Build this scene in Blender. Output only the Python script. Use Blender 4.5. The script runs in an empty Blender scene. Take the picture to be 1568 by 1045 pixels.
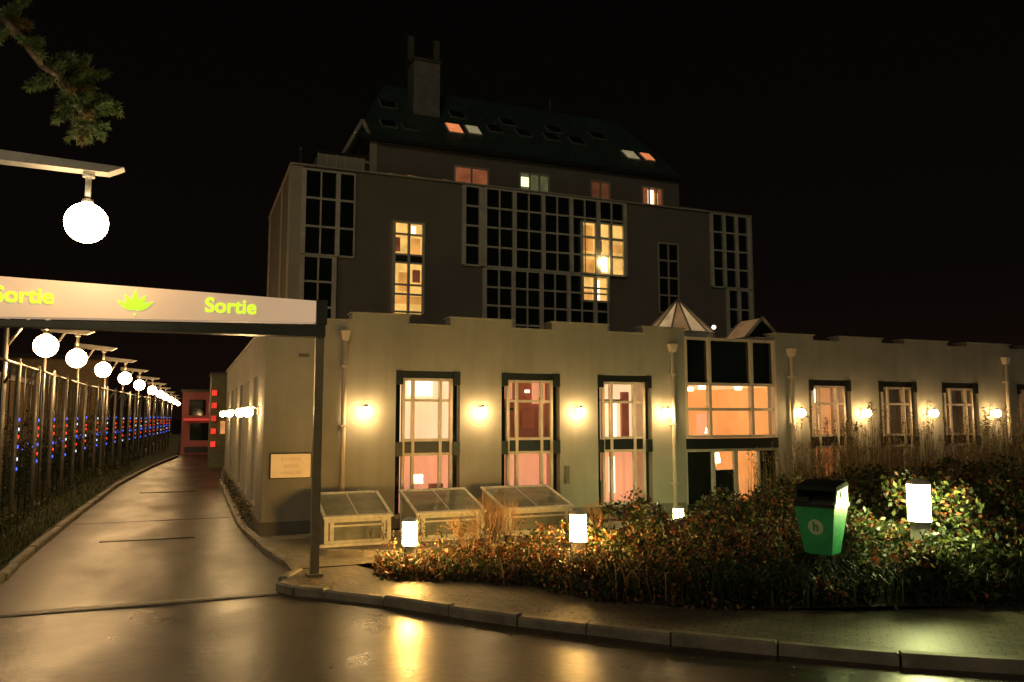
import bpy, math, random
from mathutils import Vector, Matrix, noise
random.seed(7)
S=bpy.context.scene
COL=S.collection
S.view_settings.view_transform='Standard'; S.view_settings.look='None'; S.view_settings.exposure=0

# ---------------------------------------------------------------- materials
def nodes(name):
    m=bpy.data.materials.new(name); m.use_nodes=True
    nt=m.node_tree; b=nt.nodes["Principled BSDF"]
    return m,nt,b
def tex_coord(nt,scale=(1,1,1)):
    tc=nt.nodes.new("ShaderNodeTexCoord"); mp=nt.nodes.new("ShaderNodeMapping")
    mp.inputs["Scale"].default_value=scale
    nt.links.new(tc.outputs["Object"],mp.inputs["Vector"]); return mp.outputs["Vector"]
def noise_n(nt,vec,scale,detail=5,rough=.6):
    n=nt.nodes.new("ShaderNodeTexNoise"); n.inputs["Scale"].default_value=scale
    n.inputs["Detail"].default_value=detail; n.inputs["Roughness"].default_value=rough
    nt.links.new(vec,n.inputs["Vector"]); return n.outputs["Fac"]
def ramp(nt,fac,stops):
    r=nt.nodes.new("ShaderNodeValToRGB"); e=r.color_ramp.elements
    while len(e)<len(stops): e.new(.5)
    for i,(p,c) in enumerate(stops):
        e[i].position=p; e[i].color=(c[0],c[1],c[2],1) if hasattr(c,'__len__') else (c,c,c,1)
    nt.links.new(fac,r.inputs["Fac"]); return r.outputs["Color"]
def bump(nt,b,h,st=.3,dist=.02):
    bp=nt.nodes.new("ShaderNodeBump"); bp.inputs["Strength"].default_value=st; bp.inputs["Distance"].default_value=dist
    nt.links.new(h,bp.inputs["Height"]); nt.links.new(bp.outputs["Normal"],b.inputs["Normal"])
def M(name,c,rough=.7,var=.25,scale=3,metal=0,bst=.0,bscale=60,stretch=(1,1,1),spec=.5):
    m,nt,b=nodes(name)
    v=tex_coord(nt,stretch)
    f=noise_n(nt,v,scale)
    lo=[x*(1-var) for x in c]; hi=[min(1,x*(1+var)) for x in c]
    nt.links.new(ramp(nt,f,[(.3,lo),(.7,hi)]),b.inputs["Base Color"])
    b.inputs["Roughness"].default_value=rough; b.inputs["Metallic"].default_value=metal
    b.inputs["Specular IOR Level"].default_value=spec
    if bst>0: bump(nt,b,noise_n(nt,v,bscale),bst)
    return m
def E(name,c,s,var=0,scale=2,stretch=(1,1,1)):
    m,nt,b=nodes(name)
    b.inputs["Base Color"].default_value=(c[0]*.5,c[1]*.5,c[2]*.5,1)
    b.inputs["Emission Strength"].default_value=s
    if var>0:
        v=tex_coord(nt,stretch); f=noise_n(nt,v,scale,3)
        nt.links.new(ramp(nt,f,[(.32,[x*(1-var) for x in c]),(.68,c)]),b.inputs["Emission Color"])
    else: b.inputs["Emission Color"].default_value=(c[0],c[1],c[2],1)
    return m

def plaster(name,c,streak=.65):
    m,nt,b=nodes(name); v=tex_coord(nt); vs=tex_coord(nt,(1.5,1.5,.12))
    f1=noise_n(nt,v,1.1,6); f2=noise_n(nt,vs,2.5,5); f3=noise_n(nt,v,90,3)
    mx=nt.nodes.new("ShaderNodeMix"); mx.data_type='RGBA'; mx.blend_type='MULTIPLY'; mx.inputs[0].default_value=streak
    nt.links.new(ramp(nt,f1,[(.25,[x*.84 for x in c]),(.75,[x*1.1 for x in c])]),mx.inputs[6])
    nt.links.new(ramp(nt,f2,[(.3,.76),(.6,1.0)]),mx.inputs[7])
    nt.links.new(mx.outputs[2],b.inputs["Base Color"]); b.inputs["Roughness"].default_value=.85
    bump(nt,b,f3,.35,.01); return m
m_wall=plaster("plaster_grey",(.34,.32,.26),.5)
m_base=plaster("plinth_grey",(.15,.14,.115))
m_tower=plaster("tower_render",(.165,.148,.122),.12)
m_towerlt=plaster("tower_light_trim",(.38,.35,.27),.2)
m_cream=M("cream_frame",(.60,.50,.39),.45,.12,4)
m_cap=M("parapet_cap",(.34,.32,.255),.6,.2,3)
m_dark=M("dark_metal",(.022,.024,.021),.35,.3,5)
m_mull=M("grid_mullion",(.50,.48,.40),.5,.2,3)
m_pane=M("dark_glass",(.008,.014,.013),.06,.5,.7,spec=.9)
m_dgreen=M("dark_frame",(.012,.016,.014),.4,.3,5)
m_steel=M("galvanised_steel",(.40,.38,.34),.35,.15,8,metal=.6)
m_posts=M("dull_steel_posts",(.22,.20,.17),.4,.2,8,metal=.4)
m_post=M("gate_post_paint",(.17,.14,.095),.4,.2,6)
m_wood=M("weathered_white_frame",(.50,.49,.42),.6,.25,7,bst=.3)

m_roof,nt,b=nodes("slate_roof"); v=tex_coord(nt)
br=nt.nodes.new("ShaderNodeTexBrick"); br.inputs["Scale"].default_value=1.0
br.inputs["Color1"].default_value=(.050,.080,.070,1); br.inputs["Color2"].default_value=(.034,.056,.050,1); br.inputs["Mortar"].default_value=(.010,.014,.013,1)
br.inputs["Brick Width"].default_value=.35; br.inputs["Row Height"].default_value=.22; br.inputs["Mortar Size"].default_value=.012
nt.links.new(v,br.inputs["Vector"]); nt.links.new(br.outputs["Color"],b.inputs["Base Color"]); b.inputs["Roughness"].default_value=.45

def asphalt(name,c,r0,r1,stretch):
    m,nt,b=nodes(name); v=tex_coord(nt); vs=tex_coord(nt,stretch)
    big=noise_n(nt,vs,.8,5,.55); mid=noise_n(nt,v,1.8,5,.55); wav=noise_n(nt,v,9,5,.6)
    nt.links.new(ramp(nt,mid,[(.2,[x*.7 for x in c]),(.8,[x*1.3 for x in c])]),b.inputs["Base Color"])
    nt.links.new(ramp(nt,big,[(.2,r0),(.8,r1)]),b.inputs["Roughness"])
    bump(nt,b,wav,.22,.02); b.inputs["Specular IOR Level"].default_value=.5
    return m
m_road=asphalt("wet_asphalt",(.034,.028,.021),.22,.46,(1,1,1))
m_drive=asphalt("wet_driveway_asphalt",(.052,.040,.028),.24,.52,(1.2,.5,1))
m_ground=M("dark_soil",(.035,.03,.022),.9,.4,2,bst=.5,bscale=12)
m_terr=M("pale_gravel",(.24,.22,.17),.8,.3,12,bst=.6,bscale=45)
m_conc=M("kerb_concrete",(.22,.195,.15),.55,.45,3,bst=.5,bscale=40)
m_pav,nt,b=nodes("block_paving"); v=tex_coord(nt)
br=nt.nodes.new("ShaderNodeTexBrick"); br.inputs["Scale"].default_value=1
br.inputs["Color1"].default_value=(.21,.18,.13,1); br.inputs["Color2"].default_value=(.13,.115,.085,1); br.inputs["Mortar"].default_value=(.03,.028,.02,1)
br.inputs["Brick Width"].default_value=.22; br.inputs["Row Height"].default_value=.11; br.inputs["Mortar Size"].default_value=.008
mp=nt.nodes.new("ShaderNodeMapping"); mp.inputs["Rotation"].default_value=(0,0,math.radians(45)); nt.links.new(v,mp.inputs["Vector"])
nt.links.new(mp.outputs["Vector"],br.inputs["Vector"])
mx=nt.nodes.new("ShaderNodeMix"); mx.data_type='RGBA'; mx.blend_type='MULTIPLY'; mx.inputs[0].default_value=.85
nt.links.new(br.outputs["Color"],mx.inputs[6]); nt.links.new(ramp(nt,noise_n(nt,v,1.3,7),[(.32,.35),(.68,1.15)]),mx.inputs[7])
nt.links.new(mx.outputs[2],b.inputs["Base Color"]); b.inputs["Roughness"].default_value=.5
bump(nt,b,br.outputs["Fac"],-.6,.01)

m_globe=E("lit_globe",(1,.60,.25),66)
m_globe_n=E("lit_globe_near",(1,.76,.42),50)
m_wlamp=E("lit_wall_lamp",(1,.64,.27),105)
m_boll=E("lit_bollard_lantern",(1,.53,.12),200)
m_bollg=E("lit_bollard_lantern_green",(.96,1,.38),125)

def leafmat(name,c,tr=.35):
    m,nt,b=nodes(name)
    gi=nt.nodes.new("ShaderNodeNewGeometry")
    r=ramp(nt,gi.outputs["Random Per Island"],[(0,[x*.45 for x in c]),(1,[min(1,x*1.55) for x in c])])
    nt.links.new(r,b.inputs["Base Color"]); b.inputs["Roughness"].default_value=.5
    t=nt.nodes.new("ShaderNodeBsdfTranslucent"); nt.links.new(r,t.inputs["Color"])
    mx=nt.nodes.new("ShaderNodeMixShader"); mx.inputs[0].default_value=tr
    nt.links.new(b.outputs[0],mx.inputs[1]); nt.links.new(t.outputs[0],mx.inputs[2])
    nt.links.new(mx.outputs[0],nt.nodes["Material Output"].inputs[0]); return m
l_green=leafmat("leaf_green",(.048,.072,.024)); l_dark=leafmat("leaf_dark",(.024,.035,.015)); l_yel=leafmat("leaf_yellow_green",(.13,.13,.035))
l_red=leafmat("leaf_autumn_red",(.19,.055,.025)); l_dry=leafmat("dry_reed",(.26,.19,.09)); l_pine=leafmat("pine_needles",(.17,.25,.10),.45); l_brown=leafmat("brown_needles",(.30,.16,.06),.45)
m_bark=M("bark",(.24,.17,.11),.85,.4,14,bst=.8,bscale=30)

# ---------------------------------------------------------------- mesh builder
class MB:
    def __init__(s): s.v=[];s.f=[];s.m=[];s.sm=[]
    def face(s,pts,mi=0,sm=False):
        n=len(s.v); s.v.extend(tuple(p) for p in pts); s.f.append(tuple(range(n,n+len(pts)))); s.m.append(mi); s.sm.append(sm)
    def hexa(s,P,mi=0):
        n=len(s.v); s.v.extend(tuple(p) for p in P)
        for q in ((0,3,2,1),(4,5,6,7),(0,1,5,4),(1,2,6,5),(2,3,7,6),(3,0,4,7)):
            s.f.append(tuple(n+i for i in q)); s.m.append(mi); s.sm.append(False)
    def box(s,x0,x1,y0,y1,z0,z1,mi=0):
        s.hexa([(x0,y0,z0),(x1,y0,z0),(x1,y1,z0),(x0,y1,z0),(x0,y0,z1),(x1,y0,z1),(x1,y1,z1),(x0,y1,z1)],mi)
    def cyl(s,p0,p1,r0,r1=None,n=12,mi=0,caps=True):
        if r1 is None: r1=r0
        p0=Vector(p0);p1=Vector(p1); d=(p1-p0).normalized()
        a=d.orthogonal().normalized(); b=d.cross(a); k=len(s.v)
        for p,r in((p0,r0),(p1,r1)):
            for i in range(n):
                t=2*math.pi*i/n; s.v.append(tuple(p+a*(math.cos(t)*r)+b*(math.sin(t)*r)))
        for i in range(n):
            j=(i+1)%n; s.f.append((k+i,k+j,k+n+j,k+n+i)); s.m.append(mi); s.sm.append(True)
        if caps:
            s.f.append(tuple(k+i for i in reversed(range(n)))); s.m.append(mi); s.sm.append(False)
            s.f.append(tuple(k+n+i for i in range(n))); s.m.append(mi); s.sm.append(False)
    def sph(s,c,r,mi=0,nu=24,nv=14,sz=1,v0=0,v1=math.pi):
        k=len(s.v)
        for j in range(nv+1):
            t=v0+(v1-v0)*j/nv
            for i in range(nu):
                u=2*math.pi*i/nu
                s.v.append((c[0]+r*math.sin(t)*math.cos(u),c[1]+r*math.sin(t)*math.sin(u),c[2]+r*sz*math.cos(t)))
        for j in range(nv):
            for i in range(nu):
                i2=(i+1)%nu
                s.f.append((k+j*nu+i,k+(j+1)*nu+i,k+(j+1)*nu+i2,k+j*nu+i2)); s.m.append(mi); s.sm.append(True)
    def mesh(s,name,mats):
        me=bpy.data.meshes.new(name); me.from_pydata(s.v,[],s.f)
        for m in mats: me.materials.append(m)
        me.polygons.foreach_set("material_index",s.m); me.polygons.foreach_set("use_smooth",s.sm); me.update(); return me
    def obj(s,name,mats,parent=None,loc=(0,0,0),rot=0):
        return mkobj(name,s.mesh(name,mats),parent,loc,rot)
def mkobj(name,data,parent=None,loc=(0,0,0),rot=0):
    o=bpy.data.objects.new(name,data); COL.objects.link(o); o.location=loc; o.rotation_euler=(0,0,rot)
    if parent: o.parent=parent
    return o
def empty(name,loc=(0,0,0),rot=0): return mkobj(name,None,None,loc,rot)
def text(name,body,size,mat,loc,rot,parent,offset=.0,extr=.004):
    c=bpy.data.curves.new(name,'FONT'); c.body=body; c.size=size; c.extrude=extr; c.offset=offset
    c.align_x='CENTER'; c.align_y='CENTER'; c.materials.append(mat)
    o=mkobj(name,c,parent,loc); o.rotation_euler=rot; return o

def wall_open(mb,x0,x1,z0,z1,y0,y1,ops,mi=0,axis='x'):
    xs=sorted({x0,x1}|{o[0] for o in ops}|{o[1] for o in ops})
    for a,b in zip(xs[:-1],xs[1:]):
        o=[q for q in ops if q[0]<=a+1e-6 and q[1]>=b-1e-6]
        segs=[(z0,z1)] if not o else [(z0,min(q[2] for q in o)),(max(q[3] for q in o),z1)]
        for s0,s1 in segs:
            if s1-s0>.001:
                if axis=='x': mb.box(a,b,y0,y1,s0,s1,mi)
                else: mb.box(y0,y1,a,b,s0,s1,mi)

# ---------------------------------------------------------------- ground, road
g=MB(); g.face([(-400,-300,-.02),(400,-300,-.02),(400,600,-.02),(-400,600,-.02)]); g.obj("ground",[m_ground])
r=MB(); r.face([(-60,-30,0),(60,-30,0),(60,11.5,0),(-60,11.5,0)]); r.obj("road",[m_road])
kL=[(-12,12.2),(-6,12.3),(-3.6,12.6),(-2.8,13.1),(-2.48,13.9),(-2.5,17.4),(-2.42,22.2),(-2.22,31),(-1.6,41),(-.55,52)]
kR=[(2.1,51),(1.55,38),(1.2,30.9),(1.13,20.7),(1.2,17.5),(1.35,15.0),(1.6,13.4),(1.62,12.6),(1.32,12.0)]
d=MB()
d.face([(-12,11.502,.0),(1.32,11.502,0),(1.32,12.0,0),(1.62,12.6,0),(1.6,13.4,0),(1.35,15,0),(1.2,17.5,0),(1.13,20.7,0),(1.2,30.9,0),(1.55,38,0),(2.1,51,0),(3,70,0),(1,70,0),(-.55,52,0),(-1.6,41,0),(-2.22,31,0),(-2.42,22.2,0),(-2.5,17.4,0),(-2.48,13.9,0),(-2.8,13.1,0),(-3.6,12.6,0),(-6,12.3,0),(-12,12.2,0)])
d.obj("driveway",[m_drive],loc=(0,0,.002))
def kerb(name,pts,w=.14,h=.12,L=.9,drop=None):
    mb=MB(); P=[Vector((a,b,0)) for a,b in pts]
    for a,b in zip(P[:-1],P[1:]):
        D=(b-a); n=max(1,round(D.length/L)); u=D.normalized(); s=Vector((-u.y,u.x,0))
        for i in range(n):
            q0=a+D*(i/n)+u*.008; q1=a+D*((i+1)/n)-u*.008
            hh=h+random.uniform(-.016,.014); j=random.uniform(-.016,.016)
            c=.025
            A=[q0-s*(w/2-j),q1-s*(w/2-j),q1+s*(w/2+j),q0+s*(w/2+j)]
            B=[A[0]+Vector((0,0,hh-c)),A[1]+Vector((0,0,hh-c)),A[2]+Vector((0,0,hh-c)),A[3]+Vector((0,0,hh-c))]
            for k in range(4): A[k].z=-.02
            mb.hexa(A+B)
            T=[B[0]+s*c+u*c*.4,B[1]+s*c-u*c*.4,B[2]-s*c-u*c*.4,B[3]-s*c+u*c*.4]
            mb.hexa([x.copy() for x in B]+[x+Vector((0,0,c)) for x in T])
    return mb.obj(name,[m_conc])
kerb("kerb",kL); kerb("kerb",kR)
isl=[(1.27,11.66),(1.45,11.3),(1.79,11.0),(2.45,10.3),(3.05,9.45),(3.64,8.72),(4.21,8.11),(4.85,7.42),(5.64,6.70),(6.5,5.98),(7.4,5.36),(9.5,4.0),(13,2.0),(18,-.6),(30,-6)]
kerb("kerb",isl,w=.16)
dj=MB(); dj.box(-12,1.2,11.36,11.56,-.01,.014,0); dj.box(-12,1.2,11.40,11.44,.0,.018,1); dj.obj("gutter_strip",[m_conc,m_dark])
pv=MB()
pv.face([(1.27,11.66,.1),(1.45,11.3,.1),(1.79,11.0,.1),(2.45,10.3,.1),(3.05,9.45,.1),(3.64,8.72,.1),(4.21,8.11,.1),(4.85,7.42,.1),(5.64,6.7,.1),(6.5,5.98,.1),(7.4,5.36,.1),(9.5,4,.1),(13,2,.1),(18,-.6,.1),(30,-6,.1),(30,3,.1),(12,6.2,.1),(9.4,6.9,.1),(7.3,7.5,.1),(5.9,8.2,.1),(4.9,9.0,.1),(4.5,10.2,.1),(3.55,10.9,.1),(2.9,11.6,.1),(2.5,12.6,.1),(1.62,12.6,.1),(1.32,12.0,.1)])
pv.obj("pavement",[m_pav])
t=MB(); t.face([(1.62,12.62,.11),(2.5,12.62,.11),(4.3,12.9,.11),(7,13.5,.11),(9.5,14.3,.11),(14,15.3,.11),(34,15.4,.11),(34,16.28,.11),(1.2,16.28,.11),(1.2,17,.11),(1.38,15,.11),(1.6,13.4,.11)]); t.obj("terrace",[m_terr])
sv=MB(); sv.face([(1.2,16.9,.1),(1.36,16.9,.1),(1.36,34,.1),(1.2,34,.1)]); sv.obj("planting_strip",[m_ground])
kerb("kerb",[(2.2,13.55),(3.4,12.95),(4.4,13.1),(6.9,13.7),(9.4,14.5)],w=.12,h=.22)
dg=MB()
for (xa,xb,y) in [(-1.5,.2,17.45),(-1.35,.3,28.0)]:
    dg.box(xa,xb,y-.14,y+.14,.0,.012,0)
    n=int((xb-xa)/.05)
    for i in range(n): dg.box(xa+i*.05,xa+i*.05+.02,y-.11,y+.11,.012,.02,1)
dg.box(-2.3,1.0,20.4,20.45,0,.008,0)
dg.obj("drain_grate",[m_dark,m_conc])
fl=MB()
for _ in range(420):
    t_=random.random(); i=random.randrange(0,9); a=Vector((isl[i][0],isl[i][1],0)); c_=Vector((isl[i+1][0],isl[i+1][1],0)); p=a.lerp(c_,t_)
    off=abs(random.gauss(0,.25)); q=p+Vector((-.7,-.72,0))*(.1+off) if random.random()<.6 else p+Vector((.7,.72,0))*(.12+off)
    q.z=.006 if q.x+q.y<p.x+p.y else .106
    an=random.random()*6.28; L=random.uniform(.015,.035); u=Vector((math.cos(an),math.sin(an),0)); s=Vector((-u.y,u.x,0))
    fl.face([q,q+u*L+s*L*.5+Vector((0,0,.006)),q+u*2*L,q+u*L-s*L*.5],random.choice([0,0,1]))
fl.obj("fallen_leaves",[l_brown,l_dry])
gm=MB()
def gh(x,y):
    return .06+.42*max(0,min(1,(x-6.5)/3))*max(0,min(1,(y-7.0)/1.3))*max(0,min(1,(15.2-y)/2))
def interp(P,x):
    if x<=P[0][0]: return P[0][1]
    for a,b in zip(P[:-1],P[1:]):
        if x<=b[0]: return a[1]+(b[1]-a[1])*(x-a[0])/(b[0]-a[0])
    return P[-1][1]
def gfront(x): return interp([(2.7,11.5),(3.53,10.85),(4.43,10.15),(4.9,9.0),(5.9,8.15),(7.3,7.45),(9.4,6.85),(12,6.15),(30,3)],x)
def gback(x): return interp([(2.7,12.3),(4.3,12.8),(7,13.4),(9.5,14.2),(14,15.1),(30,15.3)],x)
for i in range(60):
    xa=2.7+i*.4; xb=xa+.4
    for j in range(24):
        q=[]
        for (x,jj) in ((xa,j),(xb,j),(xb,j+1),(xa,j+1)):
            y=gfront(x)+(gback(x)-gfront(x))*jj/24; q.append((x,y,gh(x,y)+.05))
        gm.face(q,0,True)
gm.obj("garden_bed",[m_ground])
gr=MB(); gr.face([(-12,12.3,.09),(-3.6,12.7,.09),(-2.85,13.2,.09),(-2.55,13.9,.09),(-2.55,17.4,.09),(-2.48,22.2,.09),(-2.28,31,.09),(-1.66,41,.09),(-.6,52,.09),(-.6,140,.09),(-30,140,.09),(-30,12.3,.09)])
gr.obj("grass_verge",[M("grass_ground",(.035,.045,.018),.9,.4,6,bst=.5,bscale=30)])

# ---------------------------------------------------------------- hotel building
H=empty("hotel_building",(0,0,0))
FY=16.3
W=[(4.00,5.41),(6.37,7.79),(8.76,10.21),(14.99,16.42),(17.41,18.82),(19.80,21.25),(22.9,24.3),(25.6,27.0)]
ops=[(a,b,.38,3.37) for a,b in W]+[(11.16,13.94,.15,4.37)]
wb=MB()
wall_open(wb,1.37,34,.0,4.2,FY,FY+.35,[(a,b,z0,min(z1,4.2)) for a,b,z0,z1 in ops])
st=[(2.40,3.06,4.40),(3.06,4.27,4.56),(4.27,5.18,4.37),(5.18,6.63,4.56),(6.63,7.6,4.38),(7.6,9.04,4.57),(9.04,10.0,4.40),(10.0,11.16,4.57),
(13.94,15.2,4.56),(15.2,16.09,4.41),(16.09,17.6,4.56),(17.6,18.45,4.42),(18.45,20.1,4.56),(20.1,20.89,4.42),(20.89,22.67,4.56),(22.67,23.5,4.42),(23.5,25,4.56),(25,26,4.42),(26,28,4.56),(28,29,4.42),(29,34,4.56)]
for a,b_,z in st:
    wb.box(a,b_,FY,FY+.35,4.2,z-.035)
sops=[(y,y+1.3,.5,3.3) for y in (18.0,20.6,23.2,25.8,28.4,31.0)]
wall_open(wb,FY+.35,34,0,4.2,1.37,1.70,sops,axis='y')
wb.box(1.37,34,33.7,34,0,4.2)
wb.obj("facade_walls",[m_wall],H)
cp=MB()
for a,b_,z in st: cp.box(a-.03,b_+.03,FY-.04,FY+.40,z-.033,z)
cp.box(1.33,2.37,FY-.04,FY+.4,4.203,4.235)
cp.box(1.33,1.74,FY+.402,34,4.203,4.235)
cp.obj("parapet_caps",[m_cap],H)
pl=MB()
for a,b_ in ((1.33,11.1),(14.0,34)): pl.box(a,b_,FY-.035,FY-.003,.05,.36)
pl.box(1.335,1.367,FY,34,.05,.36); pl.obj("plinth",[m_base],H)
rf=MB(); rf.box(1.72,33.9,FY+.37,33.6,4.0,4.15); rf.obj("flat_roof",[m_base],H)

e_pink=E("curtain_lit_pink",(1,.40,.20),.85,.22,1.6,(1,1,.5)); e_cream=E("curtain_lit_cream",(1,.66,.36),1.15,.2,1.2,(1,1,.4))
e_or=E("interior_orange",(1,.44,.15),.78,.5,1.6); e_dim=E("interior_dim",(.30,.20,.10),.18,.8,2.5); e_red=E("interior_red_brown",(.55,.16,.07),.30,.6,2.5)
e_hot=E("interior_bright",(1,.85,.55),2.2); e_deep=E("interior_red_orange",(1,.32,.10),.45,.5,2)
glass=bpy.data.materials.new("window_glass"); glass.use_nodes=True; nt=glass.node_tree; nt.nodes.clear()
o_=nt.nodes.new("ShaderNodeOutputMaterial"); tr=nt.nodes.new("ShaderNodeBsdfTransparent"); gl=nt.nodes.new("ShaderNodeBsdfGlossy"); gl.inputs["Roughness"].default_value=.02; mx=nt.nodes.new("ShaderNodeMixShader"); mx.inputs[0].default_value=.08
nt.links.new(tr.outputs[0],mx.inputs[1]); nt.links.new(gl.outputs[0],mx.inputs[2]); nt.links.new(mx.outputs[0],o_.inputs[0])
def curtain(mb,x0,x1,z0,z1,y,mi,amp=.008,per=.17):
    n=max(4,int((x1-x0)/.04))
    for i in range(n):
        a=x0+(x1-x0)*i/n; c=x0+(x1-x0)*(i+1)/n
        ya=y+amp*math.sin(a/per*6.28); yc=y+amp*math.sin(c/per*6.28)
        mb.face([(a,ya,z0),(c,yc,z0),(c,yc,z1),(a,ya,z1)],mi,True)
def lowwin(idx,a,b_,up,lo):
    fr=MB(); y=FY+.10
    for s0,s1 in ((a,a+.15),(b_-.15,b_)):
        fr.box(s0+.03,s1-.03,y+.02,y+.08,.38,3.37,1)
        for z in (3.08,1.58,): fr.box(s0,s1,y-.12,y+.10,z,z+.29,2)
    fr.box(a+.15,b_-.15,y-.06,y+.08,3.22,3.37,2)
    fr.box(a+.15,b_-.15,y-.02,y+.08,1.64,1.88,2)
    iw0=a+.15; iw1=b_-.15; w=iw1-iw0
    for x in (iw0,iw0+.19*w,iw1-.27*w,iw1-.06):
        fr.box(x,x+.06,y-.05,y+.06,.38,3.22,0)
    for z in (3.16,2.72,1.885,1.58,.38):
        fr.box(iw0+.061,iw1-.061,y-.035,y+.045,z,z+.055,0)
    fr.box(a,b_,FY-.05,FY+.1,.32,.378,3)
    fr.obj("window_frame_%d"%idx,[m_cream,m_pane,m_dgreen,m_cap],H)
    gp=MB(); gp.face([(iw0,y+.02,.4),(iw1,y+.02,.4),(iw1,y+.02,1.62),(iw0,y+.02,1.62)]); gp.face([(iw0,y+.02,1.9),(iw1,y+.02,1.9),(iw1,y+.02,3.18),(iw0,y+.02,3.18)])
    gp.obj("window_glass_%d"%idx,[glass],H)
    it=MB(); yb=FY+.75
    curtain(it,a,b_,1.76,3.4,yb,0); curtain(it,a,b_,.3,1.76,yb,1)
    it.box(a-.02,a-.001,FY+.36,yb+.05,.3,3.4,2); it.box(b_+.001,b_+.02,FY+.36,yb+.05,.3,3.4,2)
    it.box(a,b_,FY+.2,yb-.05,1.70,1.80,2); it.box(a,b_,FY+.36,yb,3.4,3.42,2); it.box(a,b_,FY+.36,yb,.28,.3,2)
    if idx==1:
        it.box(a+.58,a+.66,yb-.2,yb-.1,1.9,3.3,0); it.box(a+.1,a+.6,yb-.15,yb-.1,2.55,2.6,3)
        it.box(a+.75,a+1.05,yb-.15,yb-.1,2.15,2.55,4); it.box(a+.2,a+.5,yb-.15,yb-.1,2.8,3.3,6)
        it.box(a+1.0,a+1.3,yb-.2,yb-.12,2.7,3.3,6); it.box(a+.2,a+.36,yb-.18,yb-.12,1.85,2.5,3); it.cyl((a+.85,yb-.2,2.95),(a+.85,yb-.2,3.02),.06,mi=5)
    if idx==2:
        it.box(a+.66,a+.80,yb-.2,yb-.12,1.9,2.75,5); it.box(a+.62,a+.74,yb-.2,yb-.12,.6,1.45,5)
        it.box(a+.3,a+1.0,yb-.2,yb-.14,2.78,2.82,3); it.box(a+.95,a+1.15,yb-.2,yb-.12,1.85,3.0,4)
        it.box(a+.2,a+.4,yb-.3,yb-.22,.4,.9,3)
    if idx==0:
        it.box(a+.30,a+.32,yb-.2,yb-.14,1.8,3.2,4); it.box(a+.9,a+1.2,yb-.25,yb-.12,.4,.95,4); it.box(a+.42,a+.95,yb-.2,yb-.16,2.85,3.2,5)
    if idx>=3:
        it.box(a+.5,a+.56,yb-.2,yb-.14,1.8,3.2,4); it.box(a+.2,a+1.1,yb-.25,yb-.12,.4,.8,4)
        if idx==3: it.box(a+.55,a+.8,yb-.2,yb-.13,2.75,3.15,5)
    it.obj("interior_%d"%idx,[up,lo,m_cream,m_dark,e_red,e_hot,e_pink],H)
cfg=[(e_cream,e_pink),(e_red,e_pink),(e_cream,e_pink),(e_or,e_deep),(e_dim,e_dim),(e_dim,e_dim),(e_or,e_or),(e_dim,e_dim)]
for i,((a,b_),(u,l)) in enumerate(zip(W,cfg)): lowwin(i,a,b_,u,l)
sw=MB()
for y0,y1,_,_ in sops:
    sw.box(1.50,1.56,y0,y1,.5,3.3,1)
    for y in (y0,y0+.42,y0+.84,y1-.05): sw.box(1.44,1.50,y,y+.05,.5,3.3,0)
    for z in (.5,1.7,1.9,3.25): sw.box(1.45,1.498,y0,y1,z,z+.05,0)
sw.obj("side_windows",[m_mull,m_pane],H)
en=MB(); x0,x1=11.16,13.94; y=FY+.05
for x in (x0,x0+.70,x0+1.98,x1-.08): en.box(x,x+.08,y-.05,y+.08,1.88,4.37,0)
for z in (4.29,3.17,2.55,1.88): en.box(x0,x1,y-.03,y+.06,z,z+.07,0)
en.box(x0+.08,x1-.08,y+.03,y+.06,3.24,4.29,1)
en.box(x0,x1,y-.06,y+.1,1.62,1.87,2)
for x in (x0,x0+.75,x0+.80,x0+1.42,x0+1.48,x1-.62,x1-.06): en.box(x,x+.05,y-.03,y+.05,.15,1.55,3)
en.box(x0,x1,y-.03,y+.05,1.55,1.615,3); en.box(x0,x1,y-.032,y+.052,.15,.3,2)
en.box(x0+.05,x0+.75,y+.01,y+.03,.3,1.55,1); en.box(x0+.85,x0+1.42,y+.01,y+.03,.3,1.1,1); en.box(x1-.57,x1-.06,y+.01,y+.03,.3,1.55,1)
en.obj("entrance_bay_frame",[m_cream,m_pane,m_dgreen,m_mull],H)
rm=MB(); yb=FY+3.6
rm.box(x0-.6,x1+.6,yb,yb+.1,.1,3.2,0); rm.box(x0-.65,x0-.6,FY+.36,yb,.1,3.2,0); rm.box(x1+.6,x1+.65,FY+.36,yb,.1,3.2,0)
rm.box(x0-.6,x1+.6,FY+.36,yb,3.2,3.25,1); rm.box(x0-.6,x1+.6,FY+.36,yb,.1,.14,2)
for (xx,yy) in ((11.5,18),(12.3,17.2),(12.9,18.6),(13.6,17.4),(11.9,19.2),(13.2,19.4)): rm.cyl((xx,yy,3.12),(xx,yy,3.198),.09,mi=3)
rm.box(11.3,11.75,yb-.06,yb,1.2,2.6,5); rm.box(12.1,12.18,yb-.1,yb,.1,3.2,2); rm.box(13.1,13.18,yb-.1,yb,.1,3.2,2)
rm.box(12.3,12.95,yb-.05,yb,2.0,2.7,4); rm.box(11.4,13.2,yb-1.0,yb-.6,.14,1.1,2)
rm.cyl((12.9,FY+1.2,1.2),(12.9,FY+1.2,1.45),.12,.08,mi=3); rm.cyl((12.9,FY+1.2,.1),(12.9,FY+1.2,1.2),.02,mi=2)
rm.cyl((13.2,FY+1.9,1.95),(13.2,FY+1.9,2.1),.10,.07,mi=3); rm.box(14.0,14.4,yb-.05,yb,1.4,2.5,6)
rm.obj("lobby_interior",[E("lobby_wall",(1,.45,.13),.65,.35,1.2),E("lobby_ceiling",(1,.60,.27),.85,.2,1),M("lobby_wood",(.3,.14,.05),.5),E("lobby_lamps",(1,.8,.5),12),e_hot,e_red,e_pink],H)
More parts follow.
